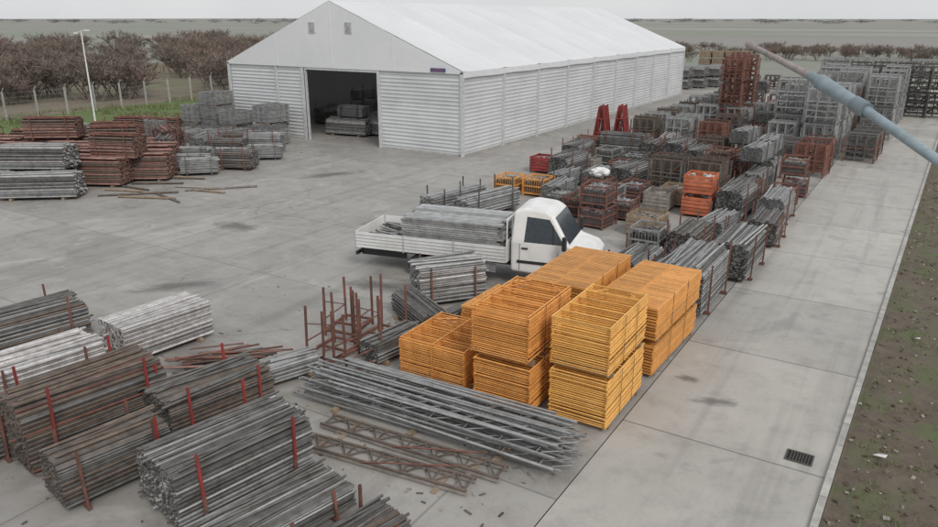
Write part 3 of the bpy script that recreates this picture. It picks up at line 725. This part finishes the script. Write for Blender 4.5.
for j in range(nv+1):
    for i in range(nu):
        a = 2*pi*i/nu; b = pi*j/nv-pi/2; p = Vector((cos(a)*cos(b), sin(a)*cos(b), sin(b)))
        k = 1+.45*noise.noise(p*2.2); vs.append((p.x*.5*k, p.y*.35*k, .22+p.z*.24*k))
for j in range(nv):
    for i in range(nu): fs.append((j*nu+i, j*nu+(i+1) % nu, (j+1)*nu+(i+1) % nu, (j+1)*nu+i))
m.add(vs, fs, 'white_paint'); put('white_sack', m.mesh('sack', False), -13.4, 33.4, .92)

# ------------------------------------------------------------------ left stock
for (k, x, y, r_, z) in (('r2', -47.5, 22.5, -62, 0), ('r2', -45.0, 24.6, -62, 0), ('r2', -43.0, 27, -50, 0), ('r2', -44.3, 21.6, -70, 0), ('r2', -41.6, 23.6, -62, 0), ('r2', -40, 26, -52, 0), ('r1', -47.8, 26.5, -60, 0), ('r2', -46, 29, -60, 0),
        ('r2', -38.2, 23.2, -66, 0), ('r2', -36.3, 21.9, -60, 0), ('r2', -35.6, 24.0, -52, 0), ('r1', -36.0, 22.9, -64, 1.25), ('r2', -37.8, 25.6, -58, 0), ('r1', -38.1, 24.2, -54, 1.35), ('r2', -49.5, 20.5, -70, 0), ('r1', -50, 26, -70, 0), ('r1', -44.6, 24.4, -58, 1.35),
        ('gr', -36.0, 18.6, -54, 0), ('gr', -38.2, 20.4, -64, 0), ('gr', -39.0, 17.2, -60, 0), ('gr', -41.2, 19.2, -62, 0), ('gr', -37.2, 19.3, -58, 1.15), ('gr', -42, 17, -60, 0),
        ('g3', -35.6, 27.0, -60, 0), ('g3', -37.6, 28.6, -55, 0), ('g1', -39.4, 31.0, 30, 0), ('g3', -35.4, 29.6, -60, 0), ('d1', -37.5, 31.2, -60, 0), ('g3', -34.2, 26.4, -40, 0), ('d1', -33.6, 28.6, -70, 0),
        ('g3', -40.5, 28.6, 60, 0), ('g3', -34.6, 31.6, -50, 0), ('d1', -42.0, 30, 50, 0), ('r1', -43.5, 31.5, 60, 0), ('d1', -46, 32.5, 60, 0), ('r1', -49, 31, -60, 0), ('g1', -36.6, 33.4, -60, 0), ('d1', -39, 33.6, -60, 0),
        ('r1', -51, 23.4, -60, 0), ('g1', -51.5, 29, -50, 0), ('r1', -50.4, 33.5, -60, 0), ('r1', -48, 34.2, -70, .0)):
    pl(k, x, y, r_+R.uniform(-4, 4), z, (R.uniform(.9, 1.1), R.uniform(.85, 1.1), 1))
m = MB()
for k in range(12):
    a = R.uniform(-.5, .9); l = R.uniform(2, 4); c = Vector((R.uniform(-3, 3), R.uniform(-2.5, 2.5), .05)); d = Vector((cos(a), sin(a), 0))*l/2
    m.tube(c-d, c+d, .06, R.choice(['timber', 'brown_steel', 'timber_grey']), 4, R.uniform(.6, 1.1))
put('loose_timbers', m.mesh('loose'), -32.4, 23.2, 0)
gf = []
for s_ in range(3):
    m = MB(); frame_bundle(m, -.75, .75, -1, 1, .1, [.9, 1.2, .7][s_], 'galv', .075, (.02, .25, .5, .75, .98), .032, random.Random(s_)); m.b2(-.7, .7, -.9, -.75, 0, .09, 'timber'); m.b2(-.7, .7, .75, .9, 0, .09, 'timber'); gf.append(m.mesh('gf'))
for (x, y, lv) in ((-45.8, 35.8, 2), (-44.2, 36.2, 3), (-42.6, 36.4, 2), (-41.0, 36.9, 1), (-39.4, 36.8, 2), (-38.3, 35.6, 1), (-43.2, 34, 1), (-41.2, 34.4, 1), (-40, 35.2, 1), (-47.2, 36.8, 1), (-45.2, 33.9, 1), (-47.6, 34, 1)):
    z = 0
    for l in range(lv):
        i = R.randrange(3); put('scaffold_frame_stack', gf[i], x+R.uniform(-.1, .1), y, z, R.uniform(-6, 6)); z += [.98, 1.28, .78][i]
for k in range(9): pl(R.choice(['d1', 'r1', 'b4', 'g2']), -49-R.random()*3, 35+k*2.2, R.uniform(0, 60))
# stock inside the hall, visible through the open bay
for x in (-42.5, -40.0, -37.2, -35.2, -33.0, -30.5, -28.0):
    for k in range(4):
        yy = 46.5+k*4.2+R.uniform(-.4, .4)
        kk = R.choice(['gr', 'g1', 'g2', 'c2']); pl(kk, x, yy, R.uniform(-4, 4))
        if R.random() < .6: pl('g3', x, yy, R.uniform(-4, 4), 1.5)
for x, y, z, kk in ((-36.6, 41.9, 0, 'gr'), (-35.0, 43.0, 0, 'gr'), (-37.2, 44.4, 0, 'g1'), (-33.4, 43.6, 0, 'gr'), (-32.0, 44.8, 0, 'g1'), (-36.4, 42.1, 1.25, 'g3'), (-33.6, 43.7, 1.25, 'g3')): pl(kk, x, y, R.uniform(70, 100), z)

# ------------------------------------------------------------------ fence, pole, lamp
m = MB(); y = -5
while y < 90:
    m.b2(-67.07, -66.93, y-.06, y+.06, -.1, 2.3, 'concrete_post', R.uniform(.85, 1.1)); m.tube((-67, y, 2.28), (-66.7, y, 2.6), .05, 'concrete_post', 5); y += 2.7
for z in (.2, .6, 1.0, 1.4, 1.8, 2.2): m.tube((-66.9, -5, z), (-66.9, 90, z), .008, 'galv', 3)
for k in range(480): m.tube((-66.9, -5+k*.2, .1), (-66.9, -5+k*.2, 2.2), .004, 'galv', 3)
put('wire_fence', m.mesh('fence'))
m = MB()
m.tube((0, 0, -.1), (0, 0, 7.3), .075, 'white_paint', 8, 1, False, .045); m.tube((-.4, 0, 7.15), (.5, -.1, 7.35), .03, 'white_paint', 6)
m.b2(-.62, -.32, -.08, .08, 7.08, 7.2, 'white_paint'); m.b2(.42, .8, -.18, .02, 7.28, 7.4, 'white_paint', .9); m.b2(-.25, .25, -.25, .25, -.1, .2, 'concrete_post')
put('yard_light_pole', m.mesh('pole'), -57.2, 34.7, 0, 20)
m = MB()
P = [Vector(p) for p in ((-1.32, 6.25, 8.094), (-.746, 5.67, 7.90), (-.385, 5.30, 7.75), (.05, 4.87, 7.54), (.75, 4.17, 7.2))]
m.tube(P[0], P[1], .020, 'lamp_pink', 12, 1, False, .026)
m.tube(P[0]-(P[1]-P[0]).normalized()*.03, P[0]+(P[1]-P[0]).normalized()*.1, .027, 'lamp_pink', 12)
d = (P[2]-P[1]).normalized()
m.tube(P[1]-d*.05, P[1]+d*.06, .034, 'lamp_grey', 14, .8); m.tube(P[1]+d*.06, P[2]-d*.1, .052, 'lamp_grey', 14, 1, False, .042); m.tube(P[2]-d*.1, P[2]+d*.02, .05, 'lamp_grey', 14, .75)
m.tube(P[2], P[4], .03, 'lamp_grey', 14, 1.1)
m.tube((.75, 4.17, -.1), (.75, 4.17, 7.35), .11, 'lamp_grey', 14, 1, False, .06); m.tube((.75, 4.17, 7.35), (.75, 4.17, 7.4), .07, 'lamp_grey', 14)
put('street_lamp', m.mesh('lamp', False))

# ------------------------------------------------------------------ bare shrub thickets
def shrub(seed, mat, hh=5.):
    q = random.Random(seed); m = MB()
    def br(p, d, l, r, lev):
        e = p+d*l; m.tube(p, e, r, mat, 3, q.uniform(.6, 1.1), False, r*.6)
        if lev == 0:
            for k in range(5):
                dd = (d+Vector((q.gauss(0, .6), q.gauss(0, .6), q.gauss(.2, .4)))).normalized(); s_ = p+(e-p)*q.random(); ll = l*q.uniform(.5, 1.1)
                sd_ = dd.cross(Vector((q.gauss(0, 1), q.gauss(0, 1), q.gauss(0, 1)))).normalized()*q.uniform(.012, .035)
                m.add([s_-sd_, s_+sd_, s_+dd*ll], [(0, 1, 2)], mat, q.uniform(.6, 1.7))
            return
        for k in range(3 if lev > 1 else 4):
            dd = (d+Vector((q.gauss(0, .45), q.gauss(0, .45), q.gauss(.1, .25)))).normalized()
            br(p+(e-p)*q.uniform(.4, 1), dd, l*q.uniform(.55, .85), r*.6, lev-1)
    for k in range(5):
        a = q.uniform(0, 6.28); br(Vector((q.gauss(0, .3), q.gauss(0, .3), 0)), Vector((cos(a)*.45, sin(a)*.45, 1)).normalized(), hh*q.uniform(.28, .4), .06, 3)
    return m.mesh('shrub')
SH = [shrub(i, 'twig' if i % 3 else 'twig_red') for i in range(6)]
SF = [shrub(i, 'twig_hazed') for i in range(10, 12)]
th = empty('shrub_thicket')
def thick(parent, n, fn, smin, smax, src=SH, zs=1., nm='shrub'):
    for k in range(n):
        x, y = fn(); s_ = R.uniform(smin, smax)
        put(nm, R.choice(src), x, y, -.15, R.uniform(0, 360), (s_*1.35, s_*1.35, s_*zs), parent)
def left_fn():
    while True:
        t = R.random()**1.3
        dist = 88+t*150; az = radians(R.uniform(-70, -26)); x, y = dist*sin(az), dist*cos(az)
        if noise.noise(Vector((x, y, 0))*.05) > -.22: return (x, y)
thick(th, 500, left_fn, .55, 1.4)
th2 = empty('hedgerow')
thick(th2, 230, lambda: (R.uniform(-90, 70), R.gauss(182, 12)), .5, .8)
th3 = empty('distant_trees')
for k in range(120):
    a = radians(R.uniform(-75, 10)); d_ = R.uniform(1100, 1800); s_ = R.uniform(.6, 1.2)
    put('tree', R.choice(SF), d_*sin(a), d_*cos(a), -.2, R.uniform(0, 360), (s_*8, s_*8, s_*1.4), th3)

# ------------------------------------------------------------------ world, sun, camera
w = bpy.data.worlds.new('World'); SC.world = w; w.use_nodes = True; nt = w.node_tree
sky = nt.nodes.new('ShaderNodeTexSky'); sky.sky_type = 'NISHITA'; sky.sun_disc = False
SD = Vector((.62, -.42, .66)).normalized()
sky.sun_elevation = math.asin(SD.z); sky.sun_rotation = math.atan2(SD.x, SD.y)
sky.air_density = 1.2; sky.dust_density = 2; sky.ozone_density = 1
hs = nt.nodes.new('ShaderNodeHueSaturation'); hs.inputs['Saturation'].default_value = .5
nt.links.new(sky.outputs[0], hs.inputs['Color'])
cl = noise_tex(nt, 2.5, 5, .55, .4)
cc = ramp(nt, cl, .3, .75, (5.9, 6.1, 6.25), (7.0, 7.1, 7.2))
nt.links.new(mixc(nt, hs.outputs[0], cc, .8), nt.nodes['Background'].inputs[0])
nt.nodes['Background'].inputs[1].default_value = .122
sl = bpy.data.lights.new('sun', 'SUN'); sl.energy = 1.5; sl.angle = radians(18); sl.color = (1, .96, .90)
so = bpy.data.objects.new('sun', sl); COL.objects.link(so); so.rotation_euler = SD.to_track_quat('Z', 'Y').to_euler(); so.location = (0, 0, 30)
cd = bpy.data.cameras.new('camera'); c = bpy.data.objects.new('camera', cd); COL.objects.link(c)
c.location = (0, 0, H); c.rotation_euler = (radians(90)-TH, 0, YW); cd.sensor_width = 36; cd.lens = 736/938*36; cd.clip_end = 9000; cd.clip_start = .1
SC.camera = c
SC.view_settings.view_transform = 'Standard'; SC.view_settings.look = 'None'; SC.view_settings.exposure = 0
